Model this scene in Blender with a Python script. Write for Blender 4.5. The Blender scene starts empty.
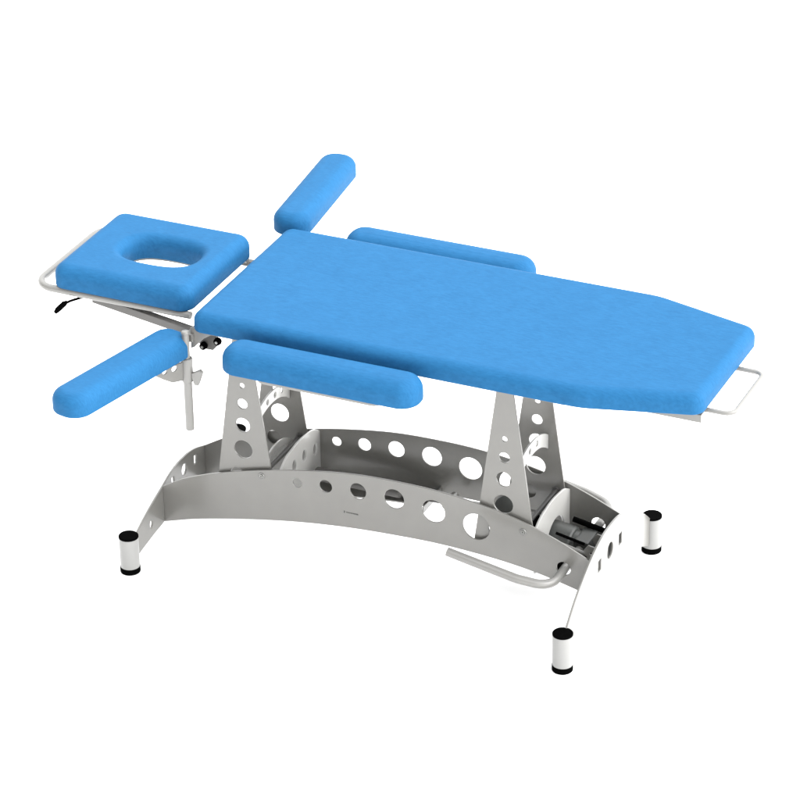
import bpy, bmesh, math
from mathutils import Vector, Matrix
sc = bpy.context.scene
col = sc.collection
PI = math.pi

# ------------------------------------------------------------------ materials
def new_mat(name):
    m = bpy.data.materials.new(name); m.use_nodes = True
    nt = m.node_tree; b = nt.nodes['Principled BSDF']
    return m, nt, b

def vinyl():
    m, nt, b = new_mat('blue_vinyl')
    tc = nt.nodes.new('ShaderNodeTexCoord')
    mp = nt.nodes.new('ShaderNodeMapping'); mp.inputs['Scale'].default_value = (.55, 3.2, 1)
    nt.links.new(tc.outputs['Object'], mp.inputs[0])
    n = nt.nodes.new('ShaderNodeTexNoise'); n.inputs['Scale'].default_value = 95; n.inputs['Detail'].default_value = 8
    n.inputs['Roughness'].default_value = .65
    nt.links.new(mp.outputs[0], n.inputs[0])
    n2 = nt.nodes.new('ShaderNodeTexNoise'); n2.inputs['Scale'].default_value = 22; n2.inputs['Detail'].default_value = 3
    nt.links.new(tc.outputs['Object'], n2.inputs[0])
    mx = nt.nodes.new('ShaderNodeMath'); mx.operation = 'MULTIPLY_ADD'; mx.inputs[1].default_value = .22
    nt.links.new(n2.outputs[0], mx.inputs[0])
    mm = nt.nodes.new('ShaderNodeMath'); mm.operation = 'MULTIPLY'; mm.inputs[1].default_value = .78
    nt.links.new(n.outputs[0], mm.inputs[0]); nt.links.new(mm.outputs[0], mx.inputs[2])
    cr = nt.nodes.new('ShaderNodeValToRGB')
    cr.color_ramp.elements[0].position = .38; cr.color_ramp.elements[0].color = VIN0
    cr.color_ramp.elements[1].position = .62; cr.color_ramp.elements[1].color = VIN1
    nt.links.new(mx.outputs[0], cr.inputs[0]); nt.links.new(cr.outputs[0], b.inputs['Base Color'])
    v = nt.nodes.new('ShaderNodeTexNoise'); v.inputs['Scale'].default_value = 420; v.inputs['Detail'].default_value = 3
    nt.links.new(tc.outputs['Object'], v.inputs[0])
    bp = nt.nodes.new('ShaderNodeBump'); bp.inputs['Strength'].default_value = .12; bp.inputs['Distance'].default_value = .001
    nt.links.new(v.outputs[0], bp.inputs['Height']); nt.links.new(bp.outputs[0], b.inputs['Normal'])
    b.inputs['Roughness'].default_value = .62
    b.inputs['Specular IOR Level'].default_value = .06
    return m
VIN0 = (.0118, .080, .186, 1); VIN1 = (.0156, .098, .222, 1)

def paint(name, c, rough=.45, spec=.5, var=.06, metal=0.0, coat=0.0):
    m, nt, b = new_mat(name)
    tc = nt.nodes.new('ShaderNodeTexCoord')
    n = nt.nodes.new('ShaderNodeTexNoise'); n.inputs['Scale'].default_value = 14; n.inputs['Detail'].default_value = 6
    nt.links.new(tc.outputs['Object'], n.inputs[0])
    cr = nt.nodes.new('ShaderNodeValToRGB')
    cr.color_ramp.elements[0].position = .3; cr.color_ramp.elements[0].color = tuple(x*(1-var) for x in c)+(1,)
    cr.color_ramp.elements[1].position = .7; cr.color_ramp.elements[1].color = tuple(x*(1+var) for x in c)+(1,)
    nt.links.new(n.outputs[0], cr.inputs[0]); nt.links.new(cr.outputs[0], b.inputs['Base Color'])
    b.inputs['Roughness'].default_value = rough; b.inputs['Specular IOR Level'].default_value = spec
    b.inputs['Metallic'].default_value = metal
    b.inputs['Coat Weight'].default_value = coat; b.inputs['Coat Roughness'].default_value = .18
    return m
M = dict(
    vinyl=vinyl(),
    steel=paint('light_grey_powder_coat', (.132, .129, .119), .35, .5, .04, 0, .6),
    tube=paint('pale_tube_paint', (.165, .162, .153), .35, .5, .03, 0, .2),
    lit_sheet=paint('lit_sheet_paint', (.35, .346, .332), .3, .5, .03, 0, .5),  # brighter copy of steel: key light on right-facing sheets put into the colour
    foot=paint('white_foot_paint', (.22, .22, .213), .35, .5, .02, 0, .2),
    dark=paint('dark_bracket_steel', (.065, .062, .058), .45, .5, .1),
    motor=paint('motor_grey', (.035, .037, .034), .5, .5, .1),
    black=paint('black_plastic', (.0008, .0008, .0008), .9, .02, .1),
    bolt=paint('bolt_steel', (.20, .20, .19), .25, .7, .05, .4),
    board=paint('board_underside', (.18, .18, .17), .6, .3, .04),
    mark=paint('engraved_mark', (.06, .06, .058), .6, .3, .1),
    floor=paint('white_floor', (.955, .955, .955), .8, .1, .0),
)

# ------------------------------------------------------------------ helpers
def link(name, me, mat, parent=None, smooth=False, label=None, ang=None):
    if smooth:
        for p in me.polygons: p.use_smooth = True
    me.materials.clear(); me.materials.append(mat)
    # put the origin at the middle of the mesh
    n = len(me.vertices)
    lo = Vector((min(v.co[i] for v in me.vertices) for i in range(3)))
    hi = Vector((max(v.co[i] for v in me.vertices) for i in range(3)))
    c = (lo+hi)/2
    me.transform(Matrix.Translation(-c))
    o = bpy.data.objects.new(name, me); col.objects.link(o)
    o['_w'] = tuple(c)
    if parent is not None:
        o.parent = parent
        o.location = c - Vector(parent.get('_w', (0, 0, 0)))
    else:
        o.location = c
    if label: o['label'] = label
    if smooth and ang is not None:
        me.set_sharp_from_angle(angle=math.radians(ang))
    return o

def fillet(pts, r, n=10):
    out = [Vector(pts[0])]
    for i in range(1, len(pts)-1):
        a, b, c = Vector(pts[i-1]), Vector(pts[i]), Vector(pts[i+1])
        u = (a-b).normalized(); v = (c-b).normalized()
        rr = r[i-1] if isinstance(r, (list, tuple)) else r
        ang = u.angle(v); d = min(rr/math.tan(ang/2), (a-b).length*.49, (c-b).length*.49)
        re = d*math.tan(ang/2)
        ctr = b+(u+v).normalized()*(re/math.sin(ang/2))
        p0 = b+u*d; p1 = b+v*d
        q0 = p0-ctr; q1 = p1-ctr
        tot = q0.angle(q1)
        for k in range(n+1):
            t = k/n
            out.append(ctr+(q0*math.sin((1-t)*tot)+q1*math.sin(t*tot))/math.sin(tot))
    out.append(Vector(pts[-1]))
    return out

def tube_me(path, r, seg=20, bm=None):
    own = bm is None
    if own: bm = bmesh.new()
    path = [Vector(p) for p in path]
    t = (path[1]-path[0]).normalized()
    n = t.orthogonal().normalized()
    rings = []
    for i, p in enumerate(path):
        if i == 0: tn = (path[1]-path[0]).normalized()
        elif i == len(path)-1: tn = (path[-1]-path[-2]).normalized()
        else: tn = ((path[i+1]-p).normalized()+(p-path[i-1]).normalized()).normalized()
        n = (n - tn*n.dot(tn)).normalized()
        b = tn.cross(n)
        rr = r[i] if isinstance(r, (list, tuple)) else r
        rings.append([bm.verts.new(p+(n*math.cos(2*PI*k/seg)+b*math.sin(2*PI*k/seg))*rr) for k in range(seg)])
    for a, b2 in zip(rings, rings[1:]):
        for k in range(seg):
            bm.faces.new((a[k], a[(k+1) % seg], b2[(k+1) % seg], b2[k]))
    bm.faces.new(rings[0][::-1]); bm.faces.new(rings[-1])
    if own:
        bm.normal_update()
        me = bpy.data.meshes.new('tube'); bm.to_mesh(me); bm.free()
        return me

def lathe_me(prof, base, axis=(0, 0, 1), seg=40, bm=None):
    """prof: (radius, height) pairs"""
    own = bm is None
    if own: bm = bmesh.new()
    ax = Vector(axis).normalized(); n = ax.orthogonal().normalized(); b = ax.cross(n); base = Vector(base)
    rings = []
    for r, h in prof:
        if r < 1e-6: rings.append([bm.verts.new(base+ax*h)])
        else: rings.append([bm.verts.new(base+ax*h+(n*math.cos(2*PI*k/seg)+b*math.sin(2*PI*k/seg))*r) for k in range(seg)])
    for A, B in zip(rings, rings[1:]):
        for k in range(seg):
            k2 = (k+1) % seg
            if len(A) == 1 and len(B) == 1: break
            if len(A) == 1: bm.faces.new((A[0], B[k2], B[k]))
            elif len(B) == 1: bm.faces.new((A[k], A[k2], B[0]))
            else: bm.faces.new((A[k], A[k2], B[k2], B[k]))
    bmesh.ops.recalc_face_normals(bm, faces=bm.faces)
    if own:
        me = bpy.data.meshes.new('lathe'); bm.to_mesh(me); bm.free()
        return me

def plate_me(outline, holes, thick, mapf, bevel=.0009):
    """flat sheet with cut-outs; outline and holes are lists of (u,v); mapf(u,v,w) -> xyz"""
    cu = bpy.data.curves.new('plate', 'CURVE'); cu.dimensions = '2D'; cu.fill_mode = 'BOTH'
    for loop in [outline]+holes:
        s = cu.splines.new('POLY'); s.points.add(len(loop)-1)
        for i, (u, v) in enumerate(loop): s.points[i].co = (u, v, 0, 1)
        s.use_cyclic_u = True
    cu.extrude = thick/2-bevel; cu.bevel_depth = bevel; cu.bevel_resolution = 1; cu.offset = -bevel
    o = bpy.data.objects.new('tmp', cu); col.objects.link(o)
    dg = bpy.context.evaluated_depsgraph_get()
    me = bpy.data.meshes.new_from_object(o.evaluated_get(dg))
    bpy.data.objects.remove(o); bpy.data.curves.remove(cu)
    for v in me.vertices: v.co = mapf(*v.co)
    bm = bmesh.new(); bm.from_mesh(me)
    bmesh.ops.remove_doubles(bm, verts=bm.verts, dist=1e-5)
    bmesh.ops.recalc_face_normals(bm, faces=bm.faces)
    bm.to_mesh(me); bm.free()
    return me

def circle(u, v, r, ru=None, n=40):
    ru = ru or r
    return [(u+ru*math.cos(2*PI*k/n), v+r*math.sin(2*PI*k/n)) for k in range(n)]
def rect(u, v, w, h, rot=0):
    c, s = math.cos(rot), math.sin(rot)
    return [(u+c*a-s*b, v+s*a+c*b) for a, b in ((-w/2, -h/2), (w/2, -h/2), (w/2, h/2), (-w/2, h/2))]
def spline(pts, n=10):
    """Catmull-Rom through 2-D points"""
    P = [tuple(2*a-b for a, b in zip(pts[0], pts[1]))]+list(pts)+[tuple(2*a-b for a, b in zip(pts[-1], pts[-2]))]
    out = []
    for i in range(1, len(P)-2):
        for k in range(n):
            t = k/n
            out.append(tuple(.5*((2*P[i][j])+(-P[i-1][j]+P[i+1][j])*t+(2*P[i-1][j]-5*P[i][j]+4*P[i+1][j]-P[i+2][j])*t*t+(-P[i-1][j]+3*P[i][j]-3*P[i+1][j]+P[i+2][j])*t**3) for j in range(2)))
    out.append(tuple(pts[-1]))
    return out

def box_bm(bm, lo, hi, mtx=None, bev=.0015):
    g = bmesh.ops.create_cube(bm, size=1.0)
    lo, hi = Vector(lo), Vector(hi); s = hi-lo
    bmesh.ops.scale(bm, vec=s, verts=g['verts'])
    bmesh.ops.translate(bm, vec=(lo+hi)/2, verts=g['verts'])
    es = list({e for v in g['verts'] for e in v.link_edges})
    r = bmesh.ops.bevel(bm, geom=es, offset=bev, segments=2, affect='EDGES', profile=.7)
    if mtx is not None:
        vs = list({v for f in r['faces'] for v in f.verts} | {v for v in g['verts'] if v.is_valid})
        bmesh.ops.transform(bm, matrix=mtx, verts=vs)
def fin(bm, nm='mesh'):
    me = bpy.data.meshes.new(nm); bm.to_mesh(me); bm.free(); return me

def corner_rings(poly, rc, n=8):
    """for a convex CCW polygon: list of (centre, a0, a1, rc) for each corner"""
    out = []
    N = len(poly)
    for i in range(N):
        a, b, c = Vector(poly[i-1]), Vector(poly[i]), Vector(poly[(i+1) % N])
        u = (a-b).normalized(); v = (c-b).normalized()
        r = rc[i] if isinstance(rc, (list, tuple)) else rc
        ang = u.angle(v)
        ctr = b+(u+v).normalized()*(r/math.sin(ang/2))
        d0 = (b-a).normalized(); n0 = Vector((d0.y, -d0.x)); d1 = (c-b).normalized(); n1 = Vector((d1.y, -d1.x))
        a0 = math.atan2(n0.y, n0.x); a1 = math.atan2(n1.y, n1.x)
        while a1 < a0: a1 += 2*PI
        out.append((ctr, a0, a1, r))
    return out
def ring_pts(cr, inset, n, m=0):
    pts = []
    for i, (ctr, a0, a1, r) in enumerate(cr):
        for k in range(n+1):
            a = a0+(a1-a0)*k/n
            q = r-inset
            pts.append((ctr.x+math.cos(a)*q, ctr.y+math.sin(a)*q))
        if m:
            c2, b0, _, r2 = cr[(i+1) % len(cr)]
            p0 = pts[-1]; p1 = (c2.x+math.cos(b0)*(r2-inset), c2.y+math.sin(b0)*(r2-inset))
            for k in range(1, m): pts.append((p0[0]+(p1[0]-p0[0])*k/m, p0[1]+(p1[1]-p0[1])*k/m))
    return pts

def cushion_me(poly, rc, z0, z1, rt, rb, n=10, crown=.0, hole=None):
    """upholstered pad: convex plan, rounded top edge rt, bottom edge rb; hole = (cx,cy,a,b,exp,lip)"""
    cr = corner_rings(poly, rc)
    bm = bmesh.new()
    prof = []
    K = 12
    prof.append((rb+.004, z0))
    for k in range(5): t = k/4*PI/2; prof.append((rb-rb*math.sin(t), z0+rb-rb*math.cos(t)))
    for k in range(K+1): t = k/K*PI/2; prof.append((rt-rt*math.cos(t), z1-rt+rt*math.sin(t)))
    rings = [[bm.verts.new((x, y, z)) for x, y in ring_pts(cr, d, n, 18 if hole else 0)] for d, z in prof]
    N = len(rings[0])
    def bridge(A, B):
        for k in range(N): bm.faces.new((A[k], A[(k+1) % N], B[(k+1) % N], B[k]))
    for A, B in zip(rings, rings[1:]): bridge(A, B)
    if hole is None:
        cx = sum(v.co.x for v in rings[-1])/N; cy = sum(v.co.y for v in rings[-1])/N
        last = rings[-1]
        for s, dz in ((.97, .2), (.9, .5), (.75, .8), (.5, .95), (.25, 1)):
            R = [bm.verts.new((cx+(v.co.x-cx)*s, cy+(v.co.y-cy)*s, z1+crown*dz)) for v in rings[-1]]
            bridge(last, R); last = R
        bm.faces.new(last)
        bm.faces.new(rings[0][::-1])
    else:
        hx, hy, a, b, ex, lip = hole
        def hp(i, grow):
            v = rings[-1][i].co
            t = math.atan2(v.y-hy, v.x-hx)
            c, s = math.cos(t), math.sin(t)
            A, B = a, b
            r = 1/((abs(c)/A)**ex+(abs(s)/B)**ex)**(1/ex)
            # outward normal of the opening, so the lip keeps an even width
            nx = (abs(c)*r/A)**(ex-1)/A*(1 if c >= 0 else -1); ny = (abs(s)*r/B)**(ex-1)/B*(1 if s >= 0 else -1)
            l = math.hypot(nx, ny)
            return hx+r*c+nx/l*grow, hy+r*s+ny/l*grow
        last = rings[-1]
        o = [hp(i, lip) for i in range(N)]
        base = [(v.co.x, v.co.y) for v in rings[-1]]
        for s in (.04, .3, .6, .9, 1.0):
            R = [bm.verts.new((base[i][0]*(1-s)+o[i][0]*s, base[i][1]*(1-s)+o[i][1]*s, z1)) for i in range(N)]
            bridge(last, R); last = R
        for k in range(1, K+1):
            t = k/K*PI/2
            R = [bm.verts.new((*hp(i, lip*(1-math.sin(t))), z1-lip+lip*math.cos(t))) for i in range(N)]
            bridge(last, R); last = R
        R = [bm.verts.new((*hp(i, 0), z0)) for i in range(N)]
        bridge(last, R); bridge(R, rings[0])
    bmesh.ops.recalc_face_normals(bm, faces=bm.faces)
    return fin(bm)

# ------------------------------------------------------------------ the floor
bm = bmesh.new()
bmesh.ops.create_grid(bm, x_segments=2, y_segments=2, size=60)
fl = link('floor', fin(bm), M['floor']); fl['kind'] = 'structure'

# ------------------------------------------------------------------ the table
T = bpy.data.objects.new('treatment_table', None); col.objects.link(T)
T['label'] = 'blue padded treatment table with face hole headrest on arched grey perforated metal base'
T['category'] = 'treatment table'

# main cushion
HW = .285
me = cushion_me([(-.424, -HW), (.648, -HW), (.935, -.207), (.935, .207), (.648, HW), (-.424, HW)],
                [.032, .20, .036, .036, .20, .032], .742, .796, .028, .006, 10, .001)
main = link('main_cushion', me, M['vinyl'], T, True)
bm = bmesh.new(); box_bm(bm, (-.405, -.262, .730), (.60, .262, .7415)); link('base_board', fin(bm), M['board'], main)

# under-frame
for s in (-1, 1):
    bm = bmesh.new(); y = s*.165
    box_bm(bm, (-.39, y-.015, .708), (.925 if s < 0 else .84, y+.015, .7295)); link('frame_rail', fin(bm), M['steel'], T)

# headrest
HX0, HX1, HY = -.885, -.476, .192
me = cushion_me([(HX0, -HY), (HX1, -HY), (HX1, HY), (HX0, HY)], .038, .738, .803, .034, .006, 10, 0,
                hole=(-.655, .002, .106, .069, 2.8, .027))
head = link('headrest_cushion', me, M['vinyl'], T, True)
# thin mounting board under the headrest, open under the face hole
hol = [( -.655+.116*math.copysign(abs(math.cos(t))**.77, math.cos(t)), .080*math.copysign(abs(math.sin(t))**.77, math.sin(t))) for t in [2*PI*k/48 for k in range(48)]]
me = plate_me([(-.865, -.172), (-.53, -.172), (-.53, .172), (-.865, .172)], [hol], .008, lambda u, v, w: (u, v, .7325+w))
link('mounting_board', me, M['board'], head)
zr = .728
path = fillet([(-.478, -.178, zr), (-.944, -.178, zr), (-.944, .212, zr), (-.80, .212, zr), (-.77, .175, zr), (-.49, .175, zr)], [.055, .075, .03, .03], 12)
link('handle_rail', tube_me(path, .0102, 16), M['tube'], head, True, ang=50)
# support beam, sloping slightly towards the hinge
def beam(a, b, w, h, name, mat, parent, bev=.002):
    a, b = Vector(a), Vector(b); d = b-a; L = d.length
    x = d.normalized(); y = Vector((0, 0, 1)).cross(x).normalized(); z = x.cross(y)
    mt = Matrix((x, y, z)).transposed().to_4x4(); mt.translation = a
    bm = bmesh.new(); box_bm(bm, (0, -w/2, -h/2), (L, w/2, h/2), None, bev)
    bmesh.ops.transform(bm, matrix=mt, verts=bm.verts)
    return link(name, fin(bm), mat, parent)
beam((-.788, -.135, .700), (-.44, -.205, .694), .020, .022, 'support_beam', M['dark'], T)
beam((-.70, .168, .712), (-.44, .205, .705), .018, .014, 'support_beam', M['dark'], T)
beam((-.535, -.16, .724), (-.535, .16, .724), .03, .006, 'hinge_bar', M['steel'], T)
# release lever
lev = link('release_lever', tube_me([(-.790, -.150, .715), (-.832, -.185, .705), (-.850, -.21, .6975)], .0035, 10), M['black'], T, True, ang=50)
link('lever_grip', tube_me([(-.838, -.192, .7045), (-.842, -.200, .702), (-.850, -.222, .693), (-.852, -.232, .689)], [.004, .0075, .0075, .005], 12), M['black'], lev, True, ang=50)
# hinge brackets with knobs
for s in (-1, 1):
    L = [(-.436, .680), (-.413, .704), (-.413, .729), (-.384, .729), (-.384, .676), (-.394, .664), (-.418, .664)]
    me = plate_me(L, [], .016, lambda u, v, w, s=s: (u, s*.215+w, v), .0015)
    br = link('hinge_bracket', me, M['dark'], T)
    for (x, z) in ((-.417, .676), (-.375, .697)):
        kb = link('hinge_knob', lathe_me([(0, 0), (.0095, .0), (.0105, .004), (.0095, .012), (.005, .0135), (0, .0135)], (x, s*.2235, z), (0, s, 0), 24), M['black'], br, True, ang=40)
        link('hinge_pin', lathe_me([(0, 0), (.0038, 0), (.0038, .002), (0, .0025)], (x, s*.2372, z), (0, s, 0), 16), M['bolt'], kb, True, ang=40)
    # pale gusset below the cushion corner that carries the post
    me = plate_me([(-.436, .7405), (-.436, .681), (-.426, .686), (-.398, .716), (-.36, .7405)], [], .008, lambda u, v, w, s=s: (u, s*.258+w, v), .001)
    link('post_gusset', me, M['tube'], T)

# armrests
def arm_me(L, W, H, rc=.050, rt=.040):
    return cushion_me([(-L/2, -W/2), (L/2, -W/2), (L/2, W/2), (-L/2, W/2)], rc, -H/2, H/2, rt, .006, 12, .001)
def make_arm(cx, cy, cz, rz, L, W, H, label, plate, rt=.040):
    mt = Matrix.Translation((cx, cy, cz)) @ Matrix.Rotation(rz, 4, 'Z')
    me = arm_me(L, W, H, .048, rt) if rt < .04 else arm_me(L, W, H); me.transform(mt)
    a = link('armrest', me, M['vinyl'], T, True, label)
    u0, u1, v0, v1 = plate
    pts = [(u0, v0), (u1, v0), (u1, v1), (u0, v1)]
    r = []
    cr = corner_rings(pts, .02)
    r = ring_pts(cr, 0, 6)
    me = plate_me(r, [], .008, lambda u, v, w: mt @ Vector((u, v, -H/2-.0045+w)), .001)
    p = link('support_plate', me, M['tube'], a)
    for f in (.12, .88):
        q = mt @ Vector((u0+(u1-u0)*f, (v0+v1)/2-.02, -H/2-.0086))
        link('screw', lathe_me([(0, 0), (.005, 0), (.004, .004), (0, .004)], q, (0, 0, -1), 12), M['dark'], p)
    return a, mt
make_arm(-.018, -.353, .743, 0, .543, .108, .068, 'front side armrest beside the long cushion', (-.165, .175, -.047, .04))
make_arm(-.006, .355, .748, 0, .543, .108, .068, 'rear side armrest beyond the long cushion', (-.22, .165, -.04, .048))
for s in (-1, 1):      # hidden brackets that tie the side armrests to the frame
    for x in (-.15, .10):
        beam((x, s*.17, .715), (x, s*.36, .7005), .03, .006, 'armrest_bracket', M['steel'], T)
FA = (-.526, -.468, .697, math.radians(-103)); BA = (-.445, .506, .790, math.radians(95.7))
a1, m1 = make_arm(*FA, .460, .110, .060, 'lowered front armrest swung out beside the headrest', (-.21, .13, -.03, .03), .031)
a2, m2 = make_arm(*BA, .447, .108, .060, 'raised rear armrest swung out behind the cushion corner', (-.21, .13, -.03, .03), .031)

def post(s, zs, mt, zarm):
    x0, y0 = -.438, s*.285
    bx = Vector((x0, y0, 0))
    p = link('armrest_post', lathe_me([(0, .0), (.0105, 0), (.0114, .0015), (.0114, zs-.455), (.0095, zs-.455), (.0095, .278), (0, .278)], (x0, y0, .455), (0, 0, 1), 28), M['tube'], T, True, ang=40)
    link('post_cap', lathe_me([(0, 0), (.0105, 0), (.0112, .002), (.0108, .006), (.007, .009), (0, .0095)], (x0, y0, .7335), (0, 0, 1), 24), M['tube'], p, True, ang=60)
    sl = link('clamp_sleeve', lathe_me([(.0122, .0), (.0148, 0), (.0154, .002), (.0154, .064), (.0142, .066), (.0098, .066)], (x0, y0, zs), (0, 0, 1), 28), M['tube'], p, True, ang=40)
    c0 = zs
    me = plate_me([(-.4235, c0+.014), (-.4235, c0+.026), (-.400, c0+.039), (-.392, c0+.032), (-.4055, c0-.007), (-.4165, c0-.007), (-.4205, c0+.004)], [], .012, lambda u, v, w: (u, y0+w, v), .002)
    link('wing_knob', me, M['tube'], p)
    # perforated gusset from the sleeve out to the pad
    d = (mt @ Vector((.02, 0, 0)))-bx; d.z = 0; L = .105; d.normalize()
    zt = zarm
    out = [(.0145, c0+.006), (.05, c0+.012), (.08, c0+.032), (L, c0+.052), (L, zt), (.0145, zt)]
    me = plate_me(out, [circle(.042, c0+.050, .0085), circle(.073, c0+.052, .0075)], .005, lambda u, v, w: bx+d*u+Vector((-d.y, d.x, 0))*w+Vector((0, 0, v)), .0008)
    link('pad_bracket', me, M['steel'], p)
post(-1, .598, m1, .657)
post(1, .675, m2, .750)
for s in (-1, 1):
    beam((-.436, s*.12, .715), (-.436, s*.272, .715), .022, .022, 'post_arm', M['steel'], T)

# foot-end handle
path = fillet([(.86, -.148, .730), (.996, -.148, .730), (.996, .085, .730), (.86, .085, .730)], .026, 10)
link('foot_handle', tube_me(path, .0062, 16), M['tube'], T, True, ang=50)

# ------------------------------------------------------------------ base
YP = .122; TH = .005
top = [(-.619, .158), (-.555, .195), (-.472, .2285), (-.387, .255), (-.3, .2775), (-.173, .303), (-.04, .321), (.087, .3255), (.2, .3225), (.313, .310), (.424, .287), (.521, .254), (.615, .2125)]
bot = [(-.619, .048), (-.509, .081), (-.357, .114), (-.208, .139), (-.061, .155), (.084, .163), (.199, .165), (.312, .160), (.40, .152), (.48, .140), (.54, .127), (.615, .108)]
HO = [(-.213, .258, .0135), (-.130, .266, .0185), (-.036, .272, .0235), (.068, .272, .0285), (.180, .260, .033), (.301, .241, .038)]
for s in (-1, 1):
    out = spline(top, 6)+spline(bot, 6)[::-1]
    holes = [circle(x, z, r) for x, z, r in HO]+[circle(.545, .172, .0195)]
    me = plate_me(out, holes, TH, lambda u, v, w, s=s: (u, s*YP+w, v))
    sp = link('side_panel', me, M['steel'], T, False, 'front perforated side panel' if s < 0 else 'rear perforated side panel')
    for x in (-.318, .432):
        # pivot bolt with a countersunk ring
        b = link('pivot_bolt', lathe_me([(.0098, -.001), (.0098, .0012), (.0088, .0026), (.0072, .0026), (.0066, .0014), (.0056, .0014), (.0052, .0038), (.0022, .0038), (.0016, .001), (0, .001)], (x, s*(YP+TH/2), .256), (0, s, 0), 28), M['bolt'], sp, True, ang=35)
    if s < 0:
        bm = bmesh.new()
        x = -.078
        for w, h, g in ((.0028, .0062, .004), (.003, .003, .0012), (.004, .0028, .0012), (.0026, .0034, .0012), (.005, .0028, .001), (.0032, .003, .001), (.004, .0034, .001), (.006, .0036, .001)):
            box_bm(bm, (x, -YP-TH/2-.0006, .201-h/2), (x+w, -YP-TH/2-.0001, .201+h/2), None, .0001); x += w+g
        link('engraved_mark', fin(bm), M['mark'], sp)

# end panels
def end_panel(x, tp, bt, holes, label):
    tp = [(-a, b) for a, b in tp[::-1] if a > 0]+tp
    bt = [(-a, b) for a, b in bt[::-1] if a > 0]+bt
    me = plate_me(spline(tp, 6)+spline(bt, 6)[::-1], holes, .006, lambda u, v, w: (x+w, u, v))
    return link('end_panel', me, M['steel'], T, False, label)
end_panel(-.622, [(0, .1835), (.03, .1825), (.075, .174), (.124, .157), (.17, .1415), (.215, .124), (.26, .1035), (.302, .078)],
          [(0, .062), (.06, .061), (.122, .049), (.18, .042), (.24, .033), (.302, .0215)],
          [circle(0, .145, .017, .014), rect(-.066, .142, .015, .028), rect(.066, .142, .015, .028), circle(-.198, .079, .013, .008), circle(.198, .079, .013, .008),
           rect(-.128, .078, .0035, .036), rect(.128, .078, .0035, .036)], 'left arched end panel')
end_panel(.622, [(0, .2515), (.05, .2485), (.10, .236), (.143, .2185), (.18, .199), (.215, .177), (.25, .152), (.28, .127), (.305, .104)],
          [(0, .13), (.06, .128), (.122, .108), (.18, .085), (.24, .055), (.305, .022)],
          [circle(0, .177, .023, .021), rect(-.074, .172, .021, .034), rect(.074, .172, .021, .034)], 'right arched end panel')

# inner cross panels
def cross(x, pk, sh, zb, holes, label, notch=None):
    y1 = YP-TH/2-.0005
    tp = spline([(-y1, sh), (-.085, sh+(pk-sh)*.62), (-.04, pk-.003), (0, pk), (.04, pk-.003), (.085, sh+(pk-sh)*.62), (y1, sh)], 6)
    if notch:
        cy, cz, r = notch
        a0 = math.asin(max(-1, min(1, (zb-cz)/r)))
        arc = [(cy+r*math.cos(a0+(PI-2*a0)*k/24), cz+r*math.sin(a0+(PI-2*a0)*k/24)) for k in range(25)]
        bt = [(y1, zb)]+arc+[(-y1, zb)]
    else:
        bt = [(y1, zb), (-y1, zb)]
    me = plate_me(tp+bt, holes, .006, lambda u, v, w: (x+w, u, v))
    return link('cross_panel', me, M['lit_sheet'], T, False, label)
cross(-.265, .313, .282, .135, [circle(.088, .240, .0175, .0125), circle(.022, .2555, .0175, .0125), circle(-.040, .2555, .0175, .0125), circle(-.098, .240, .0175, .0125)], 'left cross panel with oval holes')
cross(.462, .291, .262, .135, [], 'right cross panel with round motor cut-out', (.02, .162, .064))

# floor tray between the cross panels (low strip seen through the arch)
# towers
def tower(cx, s):
    hw = lambda z: .0255+(.634-z)*.14
    out = [(cx-hw(.70), .70), (cx-hw(.165), .165), (cx-.06, .165), (cx+.02, .205), (cx+.05, .222), (cx+hw(.24)-.012, .229), (cx+hw(.24)-.003, .236), (cx+hw(.245), .245), (cx+hw(.70), .70)]
    holes = [circle(cx, .622 if False else .568, .004)] if False else []
    for z, r in ((.5105, .0072), (.456, .0147), (.392, .0208), (.318, .0268)):
        holes.append(circle(cx-.001-(.5105-z)*.02, z, r))
    if cx < 0: holes.append(circle(cx-.025, .238, .021))
    else: holes.append(circle(cx-.025, .238, .021))
    me = plate_me(out, holes, .005, lambda u, v, w: (u, s*.110+w, v))
    return link('tower_plate', me, M['steel'], T)
CL, CR = -.371, .377
for cx in (CL, CR):
    for s in (-1, 1):
        tw = tower(cx, s)
        px = cx+.055
        yy = s*.1125 if s < 0 else s*.1075
        link('plate_bolt', lathe_me([(.0115, 0), (.0115, .002), (.009, .004), (.006, .004), (.005, .0015), (0, .0015)], (px-.002, .1073 if s > 0 else -.1073, .256), (0, -s, 0), 24), M['dark'], tw, True, ang=35)
def brace(x, pk, dr, band, yh, holes, drop=0):
    f = lambda y: pk-dr*(abs(y)/.107)**2.2
    g = lambda y: pk-band-dr*(abs(y)/.107)**2.2*(1+.15)-drop*(abs(y)/.107)**4
    ys = [-.107+.214*k/32 for k in range(33)]
    me = plate_me([(y, f(y)) for y in ys]+[(y, g(y)) for y in ys[::-1]], holes, .005, lambda u, v, w: (x+w, u, v))
    return link('tower_brace', me, M['lit_sheet'], T)
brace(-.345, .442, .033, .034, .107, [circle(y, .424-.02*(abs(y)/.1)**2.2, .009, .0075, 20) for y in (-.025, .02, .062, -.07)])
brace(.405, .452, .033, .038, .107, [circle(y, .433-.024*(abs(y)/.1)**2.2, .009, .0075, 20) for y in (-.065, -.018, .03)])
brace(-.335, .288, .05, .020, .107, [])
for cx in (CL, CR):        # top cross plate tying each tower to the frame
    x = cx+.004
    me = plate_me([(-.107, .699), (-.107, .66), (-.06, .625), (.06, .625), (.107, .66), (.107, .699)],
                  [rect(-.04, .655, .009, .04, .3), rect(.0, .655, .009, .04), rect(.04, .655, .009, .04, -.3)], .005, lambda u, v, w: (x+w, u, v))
    link('top_brace', me, M['lit_sheet'], T)

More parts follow.
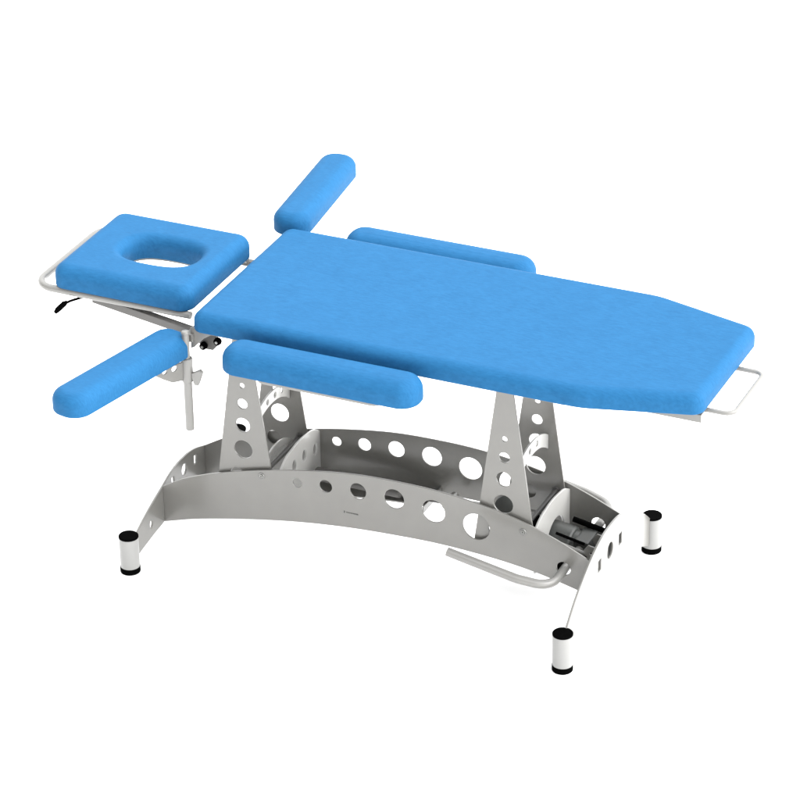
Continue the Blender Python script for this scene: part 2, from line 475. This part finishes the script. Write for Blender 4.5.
# lift linkage and actuator inside the base
bm = bmesh.new()
act = link('lift_actuator', lathe_me([(0, 0), (.017, 0), (.019, .003), (.019, .25), (.012, .256), (.0105, .256), (.0105, .40), (0, .40)], (-.24, .045, .192), (.40, 0, .0), 28), M['dark'], T, True, ang=40)
link('actuator_clevis', tube_me([(.152, .02, .192), (.152, .08, .192)], .012, 16), M['steel'], act, True, ang=40)
beam((.155, .045, .192), (.42, .03, .220), .008, .022, 'link_arm', M['steel'], T)
tz = lambda x: .172-.235*(x-.16)**2
bm = bmesh.new()
rows = []
for k in range(13):
    x = -.26+.352*k/12
    rows.append([bm.verts.new((x, y, tz(x)+dz)) for y, dz in ((.035, 0), (.118, 0), (.118, -.004), (.035, -.004))])
for A, B in zip(rows, rows[1:]):
    for k in range(4): bm.faces.new((A[k], B[k], B[(k+1) % 4], A[(k+1) % 4]))
bm.faces.new(rows[0]); bm.faces.new(rows[-1][::-1])
bmesh.ops.recalc_face_normals(bm, faces=bm.faces)
tray = link('base_tray', fin(bm), M['steel'], T)
bm = bmesh.new(); box_bm(bm, (.0925, .0, .167), (.0955, .118, .186), None, .0006); box_bm(bm, (.0, .060, .1715), (.092, .064, .188), None, .0006)
link('tray_rib', fin(bm), M['steel'], tray)
for cx in (CL+.053, CR+.053):
    link('pivot_shaft', tube_me([(cx, -.108, .256), (cx, .108, .256)], .007, 16), M['dark'], T, True, ang=40)

link('counter_motor', lathe_me([(0, 0), (.030, 0), (.034, .004), (.034, .04), (.028, .044), (.012, .046), (0, .046)], (.340, .0, .250), (.3, -1, .3), 32), M['motor'], T, True, ang=30)
# drive motor in the right-hand bay
mo = link('drive_motor', lathe_me([(0, 0), (.046, 0), (.050, .004), (.052, .02), (.052, .085), (.049, .09), (.044, .092), (.044, .104), (.030, .106), (0, .106)], (.425, .018, .166), (1, 0, -.12), 40), M['motor'], T, True, ang=30)
bm = bmesh.new(); box_bm(bm, (.530, -.022, .128), (.572, .062, .196), None, .006); box_bm(bm, (.478, -.078, .150), (.545, -.034, .186), None, .005); box_bm(bm, (.545, .03, .14), (.60, .055, .165), None, .004)
link('gearbox', fin(bm), M['motor'], mo)
bm = bmesh.new(); box_bm(bm, (.548, -.062, .150), (.590, -.020, .176), None, .004); box_bm(bm, (.49, -.108, .150), (.53, -.072, .170), None, .003); box_bm(bm, (.425, -.100, .15), (.457, -.03, .258), None, .004)
link('motor_switch_box', fin(bm), M['black'], mo)
bm = bmesh.new(); box_bm(bm, (.468, -.117, .144), (.530, .117, .149), None, .001); box_bm(bm, (.530, -.07, .144), (.617, .117, .149), None, .001)
link('motor_tray', fin(bm), M['motor'], mo)
for p0, p1, r, mm in (((.49, -.050, .200), (.612, -.052, .176), .0055, 'steel'), ((.48, -.075, .186), (.60, -.078, .160), .0045, 'motor'), ((.50, .055, .213), (.585, .057, .196), .0075, 'black'), ((.485, -.028, .212), (.565, -.030, .198), .004, 'black')):
    link('motor_rod', tube_me([p0, p1], r, 12), M[mm], mo, True, ang=40)
for y in (.0, -.062):
    me = plate_me([(.0, .135), (.0, .212), (-.03, .218), (-.044, .200), (-.02, .16), (-.015, .135)], [circle(-.022, .194, .004)], .005, lambda u, v, w, y=y: (.6185+u, y+w, v))
    link('motor_bracket', me, M['steel'], mo)

# pedal rail: a bent tube through both side panels
half = [(.240, .240, .229), (.462, .240, .190), (.560, .235, .172), (.548, .13, .172)]
pth = [(x, -y, z) for x, y, z in half]+[(.548, .13, .172), (.548, .235, .172)][:0]
pts = [(.270, -.240, .223), (.462, -.240, .187), (.548, -.222, .172), (.548, .222, .172), (.462, .240, .187), (.270, .240, .223)]
pts = fillet(pts, [.09, .055, .055, .09], 10)
pr_ = link('pedal_rail', tube_me(pts, .0118, 20), M['tube'], T, True, ang=50)

# feet
def foot_parts(x, y):
    f = link('foot', lathe_me([(0, .006), (.0255, .006), (.0262, .008), (.0262, .104), (.0255, .106), (0, .106)], (x, y, 0), (0, 0, 1), 48), M['foot'], T, True, ang=35)
    link('rubber_pad', lathe_me([(0, 0), (.0255, 0), (.0272, .002), (.0272, .016), (.0262, .0175), (0, .0175)], (x, y, 0), (0, 0, 1), 48), M['black'], f, True, ang=35)
    link('end_cap', lathe_me([(0, 0), (.0268, 0), (.0268, .004), (.0255, .0055), (0, .0058)], (x, y, .1055), (0, 0, 1), 48), M['black'], f, True, ang=35)
    return f
f0 = foot_parts(-.622, -.32)
for x, y in ((.622, -.32), (.622, .32), (-.622, .32)):
    c = f0.copy(); col.objects.link(c); c.location = f0.location+Vector((x+.622, y+.32, 0))
    for ch in f0.children:
        d = ch.copy(); col.objects.link(d); d.parent = c
for o in bpy.data.objects:
    if '_w' in o: del o['_w']

# ------------------------------------------------------------------ light
w = bpy.data.worlds.new('World'); sc.world = w; w.use_nodes = True
nt = w.node_tree; bg = nt.nodes['Background']
tc = nt.nodes.new('ShaderNodeTexCoord')
def dotn(v):
    d = nt.nodes.new('ShaderNodeVectorMath'); d.operation = 'DOT_PRODUCT'
    d.inputs[1].default_value = Vector(v).normalized(); nt.links.new(tc.outputs['Generated'], d.inputs[0]); return d.outputs['Value']
def mr(src, a, b, c, d):
    m = nt.nodes.new('ShaderNodeMapRange'); m.interpolation_type = 'SMOOTHSTEP'
    for i, x in enumerate((a, b, c, d)): m.inputs[i+1].default_value = x
    nt.links.new(src, m.inputs[0]); return m.outputs[0]
def add(a, b):
    m = nt.nodes.new('ShaderNodeMath'); m.operation = 'ADD'; nt.links.new(a, m.inputs[0]); nt.links.new(b, m.inputs[1]); return m.outputs[0]
W_FRONT, W_BACK, W_TOP, W_RIGHT = .42, 2.3, 2.85, 4.4
t = add(add(mr(dotn((0, 1, 0)), -.25, .5, W_FRONT, W_BACK), mr(dotn((0, 0, 1)), .35, .95, 0, W_TOP)), mr(dotn((1, 0, .06)), .2, .95, 0, W_RIGHT))
nt.links.new(t, bg.inputs['Strength']); bg.inputs['Color'].default_value = (1, 1, 1, 1)
sun = bpy.data.lights.new('key_softbox', 'SUN'); sun.energy = 1.2; sun.angle = math.radians(25); sun.color = (1, .99, .97)
so = bpy.data.objects.new('key_softbox', sun); col.objects.link(so)
so.rotation_euler = Vector((1, -.05, .75)).to_track_quat('Z', 'Y').to_euler()

# ------------------------------------------------------------------ camera
cam = bpy.data.cameras.new('camera'); co = bpy.data.objects.new('camera', cam); col.objects.link(co)
R = [(0.91112741, 0.41182143, -0.01581018), (-0.18339929, 0.43951624, 0.87931233), (-0.36906849, 0.79826599, -0.47598306)]
m = Matrix((R[0], R[1], tuple(-a for a in R[2]))).transposed().to_4x4()
m.translation = (3.34844087, -7.17139738, 4.77238811)
co.matrix_world = m
cam.sensor_width = 36; cam.lens = 3441.61/800*36; cam.clip_end = 500
sc.camera = co
sc.view_settings.view_transform = 'Standard'; sc.view_settings.look = 'None'
sc.view_settings.exposure = 0; sc.view_settings.gamma = 1
sc.render.engine = 'CYCLES'
sc.cycles.max_bounces = 8
